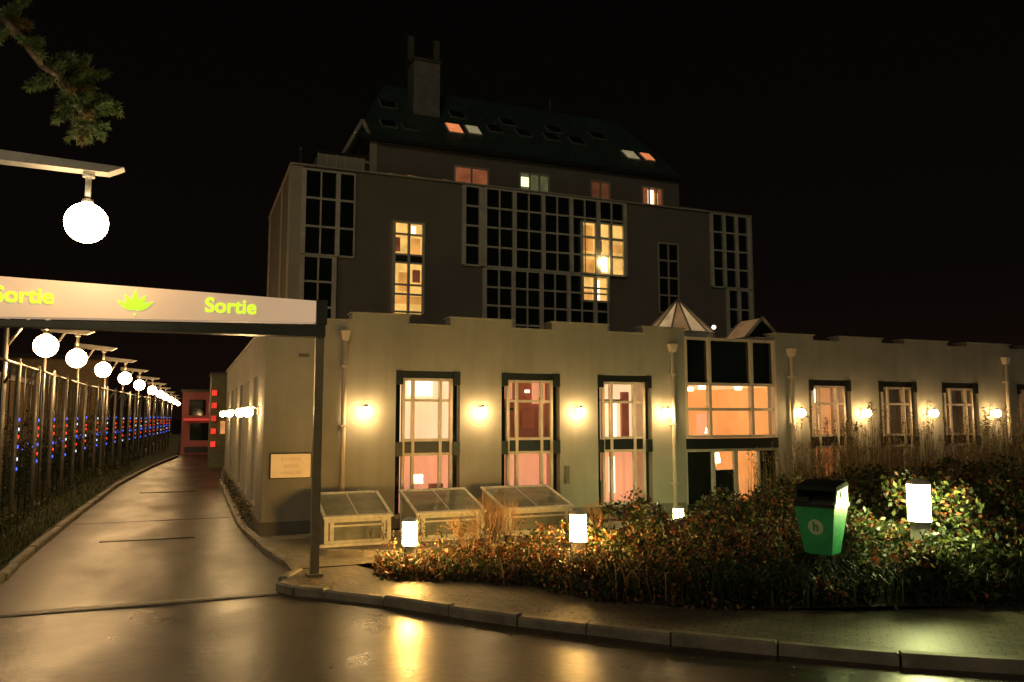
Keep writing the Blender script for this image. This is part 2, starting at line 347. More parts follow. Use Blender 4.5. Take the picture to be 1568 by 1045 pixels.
ds=MB()
for x in (2.9,10.76,14.37,22.36,28.5):
    ds.cyl((x,FY-.09,.1),(x,FY-.09,3.98),.05,mi=0)
    ds.hexa([(x-.06,FY-.15,3.95),(x+.06,FY-.15,3.95),(x+.06,FY-.03,3.95),(x-.06,FY-.03,3.95),(x-.10,FY-.19,4.15),(x+.10,FY-.19,4.15),(x+.10,FY-.003,4.15),(x-.10,FY-.003,4.15)])
    for z in (.8,2.2,3.4): ds.box(x-.06,x+.06,FY-.145,FY-.003,z,z+.04)
ds.obj("downspouts",[m_cream],H)
pq=MB(); pq.box(1.50,2.30,FY-.04,FY-.004,1.19,1.69,0); pq.box(1.52,2.28,FY-.048,FY-.041,1.21,1.67,1)
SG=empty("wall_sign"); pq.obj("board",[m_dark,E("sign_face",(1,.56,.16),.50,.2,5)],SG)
mtx=E("sign_text",(.75,.38,.10),.38)
for i,s in enumerate(("P CLIENTS","SERVICE","LIVRAISONS")): text("lettering_%d"%i,s,.08,mtx,(1.9,FY-.053,1.57-.135*i),(math.pi/2,0,0),SG)
vt=MB(); vt.box(2.0,2.2,FY-.03,FY-.004,3.6,3.66); vt.box(7.9,8.0,FY-.05,FY-.004,.9,1.3); vt.obj("vents",[m_base],H)
py=MB()
def pyramid(cx,cy,zb,r,zt,n=12):
    B=[(cx+r*math.cos(2*math.pi*(i+.5)/n),cy+r*math.sin(2*math.pi*(i+.5)/n),zb) for i in range(n)]
    for i in range(n):
        j=(i+1)%n; py.face([B[i],B[j],(cx,cy,zt)],0 if i%2 else 5); py.cyl(B[i],(cx,cy,zt+.02),.03,.02,6,1)
        py.cyl(B[i],B[j],.03,.03,6,1)
    py.cyl((cx,cy,4.1),(cx,cy,zb),r,r,24,2)
pyramid(12.35,18.3,4.62,1.0,5.6)
gx,gy=14.06,17.4
py.face([(gx-.55,gy-.5,4.5),(gx,gy-.5,5.02),(gx,gy+.4,5.02),(gx-.55,gy+.4,4.5)],0); py.face([(gx+.55,gy-.5,4.5),(gx,gy-.5,5.02),(gx,gy+.4,5.02),(gx+.55,gy+.4,4.5)],0)
for s in (-1,1): py.cyl((gx+s*.55,gy-.5,4.5),(gx,gy-.5,5.03),.04,mi=1); py.cyl((gx+s*.55,gy+.4,4.5),(gx,gy+.4,5.03),.035,mi=1)
py.face([(gx-.5,gy-.48,4.5),(gx+.5,gy-.48,4.5),(gx,gy-.48,4.98)],3)
py.box(gx-.55,gx+.55,gy-.45,gy+.4,4.14,4.49,2)
py.sph((12.75,17.25,4.75),.06,4,10,6)
py.obj("roof_lanterns",[E("lantern_glass",(.9,.5,.22),.20,.6,3),m_towerlt,m_wall,m_pane,e_hot,E("lantern_glass_bright",(1,.66,.32),.42,.4,3)],H)

# ---------------------------------------------------------------- tower
TY=24.0
tw=MB()
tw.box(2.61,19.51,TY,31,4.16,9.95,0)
tw.box(2.575,2.607,TY+.1,24.5,4.2,9.9,1); tw.box(2.575,2.607,30.5,31.0,4.2,9.9,1); tw.box(2.575,2.607,26.4,26.7,4.2,9.9,1)
tw.box(2.58,2.95,TY-.06,TY-.003,4.2,9.92,1)
tw.box(19.42,19.55,TY-.05,TY-.003,4.2,9.98,1)
tw.box(2.55,19.56,TY-.08,TY+.2,9.953,10.0,1); tw.box(2.55,2.75,TY+.203,31.05,9.953,10.0,1)
tw.obj("tower_walls",[m_tower,m_towerlt],H)
m_litw=E("tower_room_lit",(1,.46,.10),.85,.5,1.6); m_lit2=E("tower_room_amber",(1,.58,.15),1.2,.55,1.5)
def grid(name,x0,x1,z0,z1,nc,nr,thick_every=2,lit=(),y=TY,fm=m_mull):
    mb=MB()
    mb.box(x0,x1,y-.02,y-.003,z0,z1,1)
    for i in range(nc+1):
        x=x0+(x1-x0)*i/nc; th=(thick_every and i%thick_every==0); w=.13 if th else .045
        mb.box(x-w/2,x+w/2,y-.10 if th else y-.07,y-.021,z0,z1,0)
    for j in range(nr+1):
        z=z0+(z1-z0)*j/nr
        mb.box(x0,x1,y-.06,y-.0215,z-.03,z+.03,0)
    return mb.obj(name,[fm,m_pane],H)
grid("grid_window_left",2.97,4.50,7.25,9.85,3,3,2); grid("grid_window_left_low",2.97,3.92,4.9,7.20,2,3,2)
grid("grid_window_main_side",8.04,8.62,7.29,9.90,1,4,1)
grid("grid_window_main",8.76,14.02,7.29,9.90,10,4,2)
grid("grid_window_main_low",8.76,13.32,4.8,7.22,9,4,2)
grid("grid_window_small",15.39,16.22,6.1,8.62,2,4,0,fm=m_towerlt); grid("grid_window_right",17.69,19.38,7.17,9.93,3,4,1); grid("grid_window_right_low",18.34,19.38,4.9,7.10,2,3,1)
def litwin(name,x0,x1,z0,z1,nc,rows,mats,extra=None,band=None):
    mb=MB()
    curtain(mb,x0,x1,z0,z1,TY-.035,0,.004,.16)
    for i in range(nc+1):
        x=x0+(x1-x0)*i/nc; mb.box(x-.04,x+.04,TY-.14,TY-.045,z0,z1,1)
    for z in rows: mb.box(x0-.03,x1+.03,TY-.12,TY-.046,z-.03,z+.03,1)
    if band: mb.box(x0,x1,TY-.13,TY-.047,band[0],band[1],2)
    if extra:
        for (a,b_,c,d_,mi) in extra: mb.box(a,b_,TY-.0445,TY-.0405,c,d_,mi)
    mb.obj(name,mats,H)
mm=[m_lit2,m_mull,m_dark,m_litw,e_hot,e_red]
litwin("lit_window_tall",5.74,6.68,5.6,8.5,2,[8.48,8.1,7.45,7.2,6.5,6.2,5.65],mm,[(5.9,6.2,6.3,6.9,3),(6.3,6.6,7.5,8.0,3),(5.78,6.65,5.9,6.15,3),(6.3,6.45,8.15,8.4,4),(5.78,5.95,7.55,8.0,5),(6.35,6.6,6.6,7.0,5)],(7.22,7.42))
litwin("lit_window_flat",12.30,13.95,7.27,9.10,3,[9.1,8.55,7.95,7.3],mm,[(12.35,12.75,8.1,9.0,3),(12.9,13.3,7.4,8.0,4),(12.4,12.8,7.35,7.8,3),(13.5,13.9,8.1,8.4,3),(12.4,12.55,8.1,8.6,5),(13.0,13.1,8.1,8.5,5)])
litwin("lit_window_flat_low",12.30,13.30,6.33,7.22,2,[7.2,6.8,6.35],mm,[(12.8,13.0,6.4,7.1,4),(12.35,12.7,6.4,6.7,3)])
bl=MB(); bl.sph((13.05,TY-.22,7.72),.10,0,12,8); bl.cyl((13.05,TY-.22,7.8),(13.05,TY-.1,7.95),.012,mi=1); bl.obj("balcony_lamp",[E("balcony_lamp_lit",(1,.75,.35),25),m_dark],H)
SY=26.0
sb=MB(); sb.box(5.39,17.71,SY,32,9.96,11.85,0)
sb.box(5.35,5.6,SY-.05,SY-.003,10,11.8,1)
sb.box(3.5,5.0,TY+1.0,TY+3.5,10.0,10.75,1); sb.box(3.45,5.05,TY+.95,TY+3.55,10.755,10.82,2)
for i in range(6): sb.box(3.5+i*.29,3.53+i*.29,TY+.97,TY+.995,10.0,10.75,3)
sb.box(17.75,19.0,SY,29,10.0,10.7,0)
sb.obj("setback_storey",[m_tower,m_towerlt,m_dark,m_mull],H)
ro=MB()
ro.face([(5.0,25.85,11.85),(17.8,25.85,11.85),(17.2,30,15.5),(6.7,30,15.5)],0)
ro.face([(5.0,25.85,11.85),(6.7,30,15.5),(6.7,32,15.5),(5.0,36,11.85)],0)
ro.face([(17.8,25.85,11.85),(17.8,36,11.85),(17.2,32,15.5),(17.2,30,15.5)],0)
ro.face([(6.7,30,15.5),(17.2,30,15.5),(17.2,32,15.5),(6.7,32,15.5)],0)
ro.box(5.0,17.8,25.80,25.95,11.70,11.845,1)
ro.box(5.0,5.15,25.96,36,11.70,11.845,1)
ro.cyl((4.45,26.0,11.1),(5.1,26,12.4),.07,mi=2); ro.cyl((5.1,26,12.4),(5.35,26,11.9),.07,mi=2); ro.box(4.4,5.38,25.98,26.1,10.9,11.0,2)
ro.obj("mansard_roof",[m_roof,m_dark,m_towerlt],H)
def slope(x,t): return Vector((x,25.85+t,11.85+t*.8795))
sk=MB()
nrm=Vector((0,-.66,.75))
def skyl(xa,xb,ta,tb,mi):
    for (a,b_,c,d_,off,m_) in ((xa-.05,xb+.05,ta-.04,tb+.04,.05,0 if mi<3 else 4),(xa,xb,ta,tb,.08,mi)):
        p=[slope(a,c),slope(b_,c),slope(b_,d_),slope(a,d_)]
        sk.hexa([q for q in p]+[q+nrm*off for q in p],m_)
skyl(8.45,8.95,1.0,1.55,1); skyl(9.25,9.7,1.1,1.6,2); skyl(15.85,16.35,.9,1.4,2); skyl(16.7,17.1,.95,1.4,1)
for x in (5.9,6.7,10.2,11.4,12.6,13.7): skyl(x,x+.5,.75 if x<8 else 1.5,1.1 if x<8 else 1.9,3)
for x in (6.2,8.9,11.0,13.0,15.0): skyl(x,x+.55,2.2,2.6,3)
sk.obj("roof_windows",[m_mull,E("roof_window_orange",(1,.30,.10),.9,.4,3),E("roof_window_pale",(.75,.62,.34),.40,.4,4),m_pane,M("roof_window_frame",(.15,.17,.15),.5)],H)
ch=MB(); ch.box(7.36,8.38,27.9,28.8,13.3,15.75,0); ch.box(7.30,8.44,27.84,28.86,15.753,15.85,1)
for x in (7.3,8.3): ch.box(x-.11,x+.11,28.1,28.3,15.8,16.75,1); 
ch.cyl((13.9,29.9,15.4),(13.9,29.9,16.0),.05,mi=1); ch.cyl((3.1,26,10),(3.1,26,11.1),.03,mi=1); ch.sph((3.1,26,11.15),.07,1,8,6)
ch.obj("chimney",[M("chimney_render",(.15,.16,.145),.7),M("flue_metal",(.07,.06,.05),.5)],H)
sbw=MB()
def swin(a,b_,z0,z1,mi,nc=2):
    sbw.box(a,b_,SY-.03,SY-.004,z0,z1,mi)
    for i in range(nc+1):
        x=a+(b_-a)*i/nc; sbw.box(x-.03,x+.03,SY-.09,SY-.031,z0,z1,0)
    sbw.box(a-.03,b_+.03,SY-.1,SY-.032,z1,z1+.05,0)
swin(8.35,9.62,10.2,11.17,2); swin(10.84,12.0,10.2,11.22,1,3); swin(13.75,14.55,10.2,11.25,7); swin(15.98,16.9,10.2,11.27,2,3)
sbw.box(10.9,11.2,SY-.045,SY-.0305,10.75,11.1,4); sbw.box(16.25,16.5,SY-.045,SY-.0305,10.5,11.2,5); sbw.box(16.5,16.7,SY-.042,SY-.0305,10.5,11.1,6)
sbw.obj("setback_windows",[m_towerlt,E("room_green",(.30,.32,.14),.3,.6,3),E("room_redorange",(1,.30,.12),.24,.5,3),m_pane,E("room_greenish_lamp",(.85,1,.5),1.6),e_hot,m_litw,E("room_brown",(.5,.17,.07),.2,.5,3)],H)
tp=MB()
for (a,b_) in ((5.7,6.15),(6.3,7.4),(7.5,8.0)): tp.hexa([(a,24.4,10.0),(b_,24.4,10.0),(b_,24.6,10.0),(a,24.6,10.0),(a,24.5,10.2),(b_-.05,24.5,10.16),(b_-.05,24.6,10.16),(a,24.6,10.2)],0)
tp.obj("glowing_terrace_rail",[E("terrace_glow",(1,.42,.14),.35,.4,3)],H)  # low rail panels, no lamps; the warm light on them is put in as emission

# ---------------------------------------------------------------- wall lamps
wl=MB()
wl.box(-.04,.04,-.005,.035,-.06,.12,1)
wl.cyl((0,.02,.06),(0,-.14,.13),.014,mi=1); wl.sph((0,-.19,0),.105,0,12,8); wl.cyl((0,-.19,.09),(0,-.19,.155),.055,.02,12,1)
wl_me=wl.mesh("wall_lamp_mesh",[m_wlamp,m_steel])
def wall_lamp(x,y,z,rot=0):
    e=empty("wall_lamp",(x,y,z),rot); mkobj("lantern",wl_me,e)
for x in (3.34,5.85,8.21,10.51,14.52,16.75,19.19,21.69,24.95): wall_lamp(x,FY-.04,2.5)
for y in (17.4,20.25,25.4,30.7): wall_lamp(1.33,y,2.5,-math.pi/2)

# ---------------------------------------------------------------- street lamps
def street_lamp(x,y,z,mast,near=False,rz=0):
    e=empty("street_lamp",(x,y,0),rz)
    g=MB(); g.sph((0,0,z),.25,0,28 if near else 14,16 if near else 9); g.obj("globe",[m_globe_n if near else m_globe],e)
    p=MB()
    p.cyl((0,0,z+.24),(0,0,z+.30),.075,.06,14,0); p.cyl((0,0,z+.3),(0,0,z+.64),.035,mi=0); p.cyl((0,0,z+.58),(0,0,z+.64),.07,mi=0)
    za=z+.64
    p.hexa([(mast-.1,-.11,za+.06),(.22,-.11,za),(.22,.11,za),(mast-.1,.11,za+.06),(mast-.1,-.11,za+.22),(.40,-.11,za+.09),(.40,.11,za+.09),(mast-.1,.11,za+.22)],0)
    p.cyl((mast,0,0),(mast,0,za+.05),.065,.05,14,0); p.cyl((mast,0,0),(mast,0,.25),.10,.09,14,0)
    p.cyl((mast,0,za-.7),(mast+min(.9,-mast*.6),0,za+.03),.03,mi=0)
    p.obj("mast_and_arm",[m_steel],e)
    return e
street_lamp(-1.27,11.0,4.81,-2.6,True)
row=[(-2.96,19.9),(-2.82,23.9),(-2.68,29.4),(-2.44,35.6),(-2.3,43),(-2.05,51.5),(-1.9,60.5),(-1.8,70),(-1.62,82),(-1.45,95),(-1.3,110)]
for x,y in row: street_lamp(x,y,3.95+(.0 if y<50 else (y-50)*.002),-.75)
street_lamp(-4.6,5.5,5.2,-1.8,True); street_lamp(4.5,-6,4.6,-1.6,True)  # two extra lamps added out of view to fill in light on the site

m_red=E("led_red",(1,.05,.02),2.2); m_blue=E("led_blue",(.08,.14,1),2.2); m_wht=E("led_white",(.7,.85,1),1.6)
pf=empty("pergola_fence"); ps=MB(); ld=MB()
for k in range(22):
    y=17+2.35*k; x=-3.35+ (0 if y<31 else (y-31)*.055)
    ps.cyl((x,y,0),(x,y,3.55),.055,.05,10,0); ps.cyl((x-.25,y,3.1),(x+.02,y,3.62),.03,mi=0)
    if k<21:
        ps.cyl((x,y,3.5),(x+(0 if y<30 else .13),y+2.35,3.5),.03,mi=0)
        for s in range(1,3): ps.cyl((x,y+s*.78,0),(x,y+s*.78,3.5),.015,mi=1,n=6)
    for j in range(6):
        z=1.35+.2*j+random.uniform(-.04,.04)
        ld.cyl((x+.075,y-.05,z-.035),(x+.075,y-.05,z+.03),.008+.0002*y,mi=(0 if j in(1,3,4) else 1) if random.random()<.85 else 2,n=6)
    if k%2:
        for j in range(3): ld.sph((x+.05,y+.6+j*.6,1.7+.1*math.sin(j*1.5)),.006+.0002*y,1,6,4)
    ps.cyl((x+.065,y-.04,.8),(x+.065,y-.04,2.6),.006,mi=1,n=5)
ps.obj("posts",[m_posts,m_dark],pf); ld.obj("light_strings",[m_red,m_blue,m_wht],pf)

# ---------------------------------------------------------------- gate
GY=12.0; G=empty("exit_gate_sign")
gt=MB()
gt.box(1.71,1.83,GY-.06,GY+.06,.1,3.57,0); gt.box(1.66,1.88,GY-.12,GY+.12,.1,.14,0)
def zt(x): return 4.11-.025*(x-1.66)
def zb(x): return 3.79+.026*(x-1.66)
xl=-5.5
gt.hexa([(xl,GY-.10,3.56),(1.84,GY-.10,3.58),(1.84,GY+.14,3.58),(xl,GY+.14,3.56),(xl,GY-.10,zb(xl)-.04),(1.84,GY-.10,zb(1.66)-.03),(1.84,GY+.14,zb(1.66)-.03),(xl,GY+.14,zb(xl)-.04)],1)
gt.hexa([(1.70,GY-.11,3.762),(1.86,GY-.11,3.762),(1.86,GY+.14,3.762),(1.70,GY+.14,3.762),(1.70,GY-.11,4.13),(1.86,GY-.11,4.13),(1.86,GY+.14,4.13),(1.70,GY+.14,4.13)],1)
gt.box(xl-.3,xl+.3,GY-.1,GY+.12,.0,3.55,0)
gt.obj("post_and_beam",[m_post,m_dark],G)
bp=MB(); bp.hexa([(xl,GY-.13,zb(xl)),(1.69,GY-.13,zb(1.66)),(1.69,GY+.12,zb(1.66)),(xl,GY+.12,zb(xl)),(xl,GY-.13,zt(xl)),(1.69,GY-.13,zt(1.66)),(1.69,GY+.12,zt(1.66)),(xl,GY+.12,zt(xl))])
bp.obj("sign_panel",[E("sign_panel_lit",(1,.68,.42),.42,.15,.8,(1,1,1))],G)
m_sg=E("sign_green_letters",(.60,.90,.03),1.15)
for x,z in ((-2.05,3.965),(.50,3.955)):
    for k in range(4):
        dx=(0,.006,.006,0)[k]; dz=(0,0,.005,.005)[k]
        text("lettering",'Sortie',.285,m_sg,(x+dx,GY-.143-.0021*k,z+dz),(math.pi/2,0,0),G,.003,.001)
lf=MB()
for n_,(ang,L,w) in enumerate(((0,.29,.042),(30,.25,.04),(-30,.25,.04),(58,.25,.036),(-58,.25,.036),(180,.05,.012))):
    a=math.radians(ang); u=Vector((math.sin(a),0,math.cos(a))); s=Vector((u.z,0,-u.x)); o=Vector((-.73,GY-.140-n_*.0015,3.83))
    o=o+u*.02
    lf.face([o,o+u*L*.25+s*w*.8,o+u*L*.5+s*w,o+u*L*.78+s*w*.5,o+u*L,o+u*L*.78-s*w*.5,o+u*L*.5-s*w,o+u*L*.25-s*w*.8],0)
lf.obj("leaf_logo",[E("leaf_logo_green",(.42,.88,.02),1.1)],G)

# ---------------------------------------------------------------- bollards
def bollard(x,y,z0,z1,r,mat):
    e=empty("bollard_light",(x,y,0)); b=MB()
    b.cyl((0,0,gh(x,y)),(0,0,z0),r*.82,mi=0); b.cyl((0,0,z0),(0,0,z0+.02),r*1.0,mi=0); b.cyl((0,0,z1-.02),(0,0,z1),r*1.0,mi=0); b.sph((0,0,z1),r*.98,0,16,5,.3,0,math.pi/2)
    for i in range(3):
        t=i*math.pi*2/3+.5; b.cyl((r*math.cos(t),r*math.sin(t),z0),(r*math.cos(t),r*math.sin(t),z1-.02),.005,mi=0,n=6)
    b.obj("body",[m_wood],e)
    l=MB(); l.cyl((0,0,z0+.02),(0,0,z1-.02),r*.92,mi=0,n=20); l.obj("lantern",[mat],e)
bollard(3.22,12.1,.42,.82,.12,m_boll); bollard(5.86,11.6,.40,.86,.14,m_boll); bollard(9.5,14.2,.22,.52,.11,m_bollg); bollard(8.7,7.58,1.06,1.56,.145,m_bollg)

# ---------------------------------------------------------------- glazed light wells
m_fglass=M("frame_glass",(.17,.18,.15),.10,.3,4,spec=.9)
for (xa,xb) in ((2.30,3.50),(3.98,5.32),(5.72,7.2)):
    e=empty("glazed_light_well",(xa,14.5,.1)); w=xb-xa; D=1.25; b=MB()
    zf,zk=.50,.80
    for px,py_ in ((0,0),(w-.07,0)): b.box(px,px+.07,py_,py_+.07,0,zf,0)
    for px in (0,w-.07): b.box(px,px+.07,D-.07,D,0,zk,0)
    b.box(.07,w-.07,.01,.06,.0,.10,0); b.box(.07,w-.07,.01,.06,zf-.08,zf,0); b.box(.07,w-.07,.03,.05,.10,zf-.08,2)
    b.box(.10,.17,.005,.03,.10,zf-.08,0); b.box(w-.17,w-.10,.005,.03,.10,zf-.08,0); b.box(.17,w-.17,.012,.028,zf-.16,zf-.13,0)
    for px in (0.01,w-.06): b.hexa([(px,.07,0),(px+.05,.07,0),(px+.05,D-.07,0),(px,D-.07,0),(px,.07,zf-.02),(px+.05,.07,zf-.02),(px+.05,D-.07,zk-.03),(px,D-.07,zk-.03)],3)
    def zz(y): return zf+(zk-zf)*y/D
    def bar(x0,x1,y0,y1,h0,h1,mi): b.hexa([(x0,y0,zz(y0)+h0),(x1,y0,zz(y0)+h0),(x1,y1,zz(y1)+h0),(x0,y1,zz(y1)+h0),(x0,y0,zz(y0)+h1),(x1,y0,zz(y0)+h1),(x1,y1,zz(y1)+h1),(x0,y1,zz(y1)+h1)],mi)
    bar(-.03,w+.03,-.05,.03,.002,.04,0); bar(-.03,w+.03,D-.04,D+.03,.002,.04,0); bar(-.03,.03,.03,D-.04,.002,.04,0); bar(w-.03,w+.03,.03,D-.04,.002,.04,0)
    bar(w*.5-.010,w*.5+.010,.03,D-.04,.004,.024,0); bar(.03,w-.03,.03,D-.04,.012,.02,2)
    b.box(-.1,w+.1,-.1,-.052,-.05,.06,0)
    b.obj("frame",[m_wood,m_terr,m_fglass,M("well_panel",(.30,.29,.24),.6)],e)

# ---------------------------------------------------------------- litter bin
B=empty("litter_bin",(7.30,7.80,0),math.radians(-66))
b=MB()
def fr(z,w,d_,y0=0): return [(-w,y0-d_,z),(w,y0-d_,z),(w,y0+d_,z),(-w,y0+d_,z)]
b.hexa(fr(.74,.17,.13)+fr(1.30,.25,.21),0)
b.hexa(fr(.72,.15,.11)+fr(.738,.16,.12),0)
b.hexa(fr(1.302,.262,.222)+fr(1.345,.265,.225),1)
for sx in (-1,1):
    b.hexa([(sx*.25-.012,-.19,1.347),(sx*.25+.012,-.19,1.347),(sx*.25+.012,.19,1.347),(sx*.25-.012,.19,1.347),(sx*.25-.012,-.13,1.50),(sx*.25+.012,-.13,1.50),(sx*.25+.012,.19,1.55),(sx*.25-.012,.19,1.55)],0 if sx>0 else 1)
b.hexa([(-.27,-.17,1.50),(.27,-.17,1.50),(.27,.22,1.555),(-.27,.22,1.555),(-.25,-.14,1.55),(.25,-.14,1.55),(.25,.20,1.61),(-.25,.20,1.61)],1)
b.box(-.235,.235,.17,.2,1.347,1.5,1); b.box(-.2,.2,-.2,.16,1.3455,1.36,2)
b.box(-.24,-.05,-.232,-.226,1.36,1.42,1)
b.box(-.05,.05,.215,.235,.8,1.25,1)
b.cyl((0,.27,0),(0,.27,1.4),.035,mi=1)
b.box(.265,.272,-.05,.05,1.42,1.5,2)
b.obj("bin_body",[M("green_plastic",(.03,.34,.13),.4,.3,5),M("black_plastic",(.02,.025,.022),.35,.2,6),M("bin_liner",(.08,.08,.08),.4)],B)
lab=MB()
tilt=math.atan2(.08,.56)
def fp(u,z): return (u,-(.13+(z-.74)/.56*.08)-.004,z)
n=20; lab.face([fp(.095*math.cos(2*math.pi*i/n),1.06+.095*math.sin(2*math.pi*i/n)) for i in range(n)],0)
lab.obj("label",[M("label_white",(.45,.6,.45),.5,.05)],B)
o=text("label_letter",'h',.16,bpy.data.materials["green_plastic"],(0,-(.13+.32/.56*.08)-.009,1.06),(math.pi/2+tilt,0,0),B,.004,.001)

# ---------------------------------------------------------------- foliage
def rv(): 
    while True:
        v=Vector((random.uniform(-1,1),random.uniform(-1,1),random.uniform(-1,1)))
        if .01<v.length<1: return v.normalized()
def leaf(mb,p,d,s,L,w,mi):
    mb.face([p,p+d*L*.5+s*w,p+d*L,p+d*L*.5-s*w],mi)
def add_leaf(mb,p,L,mi,droop=.2):
    d=rv(); d.z-=droop; d.normalize(); s=d.cross(rv()).normalized(); leaf(mb,p,d,s,L,L*.26,mi)
def blade(mb,p,L,lean,w,mi,arch=False):
    a=random.uniform(0,6.283); h=Vector((math.cos(a),math.sin(a),0)); s=Vector((-h.y,h.x,0))*w
    if arch:
        P=[p,p+Vector((0,0,L*.5))+h*L*.12,p+Vector((0,0,L*.72))+h*L*.38,p+Vector((0,0,L*.55))+h*L*.68]
        k=len(mb.v)
        for q,ww in zip(P[:3],(1,.9,.7)): mb.v+= [tuple(q-s*ww),tuple(q+s*ww)]
        mb.v.append(tuple(P[3]))
        mb.f+=[(k,k+1,k+3,k+2),(k+2,k+3,k+5,k+4),(k+4,k+5,k+6)]; mb.m+=[mi]*3; mb.sm+=[False]*3; return
    p1=p+Vector((0,0,L*.55))+h*lean*L*.3; p2=p+Vector((0,0,L*(1-.35*lean)))+h*lean*L*.9
    k=len(mb.v); mb.v.extend([tuple(p-s),tuple(p+s),tuple(p1+s*.8),tuple(p1-s*.8),tuple(p2)])
    mb.f.append((k,k+1,k+2,k+3)); mb.f.append((k+3,k+2,k+4)); mb.m+= [mi,mi]; mb.sm+=[False,False]
def topz(x,y):
    z=interp([(2.7,.28),(4,.34),(5,.44),(6.5,.60),(8,.9),(9.3,1.25),(11,1.45),(14,1.5),(30,1.6)],x)
    if y>10.5 and x>8: z*=max(.6,1-(y-10.5)*.11)
    e=min(1,.40+.60*(y-gfront(x))/.9)
    return z*max(.3,e)*(1+.28*noise.noise(Vector((x*1.1,y*1.1,0))))
def clump(mb,c,rx,rz,n,mats,L):
    for _ in range(n):
        v=rv()*(random.random()**.35); p=c+Vector((v.x*rx,v.y*rx,v.z*rz))
        if p.z<.08: p.z=.08+random.random()*.1
        add_leaf(mb,p,L*random.uniform(.6,1.3),random.choice(mats))
sh=MB()
for _ in range(760):
    x=2.8+(random.random()**1.2)*14; f=gfront(x)+.05; k=gback(x)-.1
    y=f+(k-f)*random.random()**1.5
    tz=topz(x,y)*random.uniform(.70,1.14)
    if (x-8.7)**2+(y-7.58)**2<.10: tz=min(tz,.95)
    if abs(x/y-8.7/7.58)<.10 and y<7.6: tz=min(max(tz,.85),1.0)
    if abs(x/y-7.3/7.8)<.07 and y<7.9: tz=min(tz,.62)
    if (x-3.22)**2+(y-12.1)**2<.25 or (abs(x/y-3.22/12.1)<.03 and y<12.2): tz=min(tz,.30)
    if abs(x/y-5.86/11.6)<.03 and y<11.7: tz=min(tz,.38)
    if abs(x/y-9.5/14.2)<.025: tz=min(tz,.35+(14.2-y)*.07)
    mats=[0,0,1,1,1,2,3] if x>6 else [0,1,1,3,3,4]
    if random.random()<.14: mats=[3,1,4]
    r_=random.uniform(.12,.30); LL=.075 if x<6 else .09
    clump(sh,Vector((x,y,max(.12,tz-r_*.6))),r_,r_*.8,60,mats,LL)
    clump(sh,Vector((x,y,max(.12,tz*.45))),r_,tz*.4,30,[1,1,0],LL)
for _ in range(34):
    x=random.choice([random.uniform(9.0,10.6),random.uniform(8.9,10.4),random.uniform(7.9,8.4)]); y=random.uniform(7.5,8.7)
    clump(sh,Vector((x,y,random.uniform(.9,1.45) if x>8.5 else random.uniform(.8,1.1))),.24,.22,75,[0,0,2,2,1,3],.085)
for _ in range(12):
    x=random.uniform(8.3,9.4); clump(sh,Vector((x,random.uniform(7.05,7.38),random.uniform(.6,.9))),.2,.16,60,[0,1,2],.085)
for _ in range(3600):
    x=2.8+random.random()*13; f=gfront(x); y=f+random.uniform(.0,1.2)
    z=gh(x,y)+.05; L=random.uniform(.25,.6)*(.55 if x<5 else 1)
    blade(sh,Vector((x,y,z)),L*1.1,.5,.010,random.choice([0,1,1,1,4 if x<6 else 0]),True)
for _ in range(500):
    x=3+random.random()*9; y=gfront(x)+.05+random.random()*1.8; z=topz(x,y)*random.uniform(.8,1.1)
    p=Vector((x,y,z)); add_leaf(sh,p,.06,3); add_leaf(sh,p,.05,3)
for _ in range(320):
    x=3+random.random()*12; y=gfront(x)+.3+random.random()*3; z=topz(x,y)*.9
    p=Vector((x,y,z)); d_=(Vector((random.uniform(-.5,.5),random.uniform(-.5,.5),1))).normalized(); L=random.uniform(.12,.42)
    for k in range(14): add_leaf(sh,p+d_*L*k/13,.055,random.choice([0,2,1,4,3]))
sh.obj("shrubs",[l_green,l_dark,l_yel,l_red,l_dry])
rd=MB()
for _ in range(150):
    x=random.uniform(11.6,22.5); y=random.uniform(12.8,14.9) if x<15 else random.uniform(13.2,15.4)
    Hh=random.uniform(1.4,2.45) if x>12.8 else random.uniform(.9,1.7)
    for _ in range(26):
        p=Vector((x+random.gauss(0,.13),y+random.gauss(0,.1),.1))
        blade(rd,p,Hh*random.uniform(.55,1.12),random.uniform(.03,.42),.0065,random.choice([0,0,0,1,2]),random.random()<.25)
    for _ in range(3):
        hh=Hh*random.uniform(.9,1.15); q=Vector((x+random.gauss(0,.12),y,.1)); rd.cyl(q,q+Vector((random.uniform(-.1,.1),0,hh)),.005,.003,4,0,False)
        for k in range(16): add_leaf(rd,q+Vector((random.uniform(-.03,.03),random.uniform(-.03,.03),hh-.25*random.random())),.05,0,-.4)
rd.obj("ornamental_grass",[l_dry,l_yel,l_green])
m_twig=M("twig_bark",(.28,.17,.08),.8)
def twig(mb,p,d,L,r,dep,mi=0):
    q=p+d*L; mb.cyl(p,q,r,r*.65,5,mi,False)
    if dep>0:
        for _ in range(random.choice([2,3])):
            nd=(d+rv()*.55+Vector((0,0,.15))).normalized(); twig(mb,q,nd,L*random.uniform(.6,.9),r*.62,dep-1,mi)
for (x,y,L) in ((4.55,12.35,.32),(5.0,12.6,.28),(4.2,12.2,.22),(8.0,13.2,.26),(6.9,12.9,.24),(12.6,14.3,.36),(15.5,14.4,.42),(17.6,14.5,.4)):
    tb=MB()
    for _ in range(6): twig(tb,Vector((0,0,.1)),(Vector((random.uniform(-.5,.5),random.uniform(-.5,.5),1))).normalized(),L,.012,4)
    tb.obj("bare_shrub",[m_twig],None,(x,y,0))
ss=MB()
for y in (18,19.5,21,22.6,24,26,28,30): clump(ss,Vector((1.26,y,.3)),.14,.25,130,[0,1,4],.06)
ss.obj("wall_planting",[l_green,l_dark,l_yel,l_red,l_dry])
gs=MB()
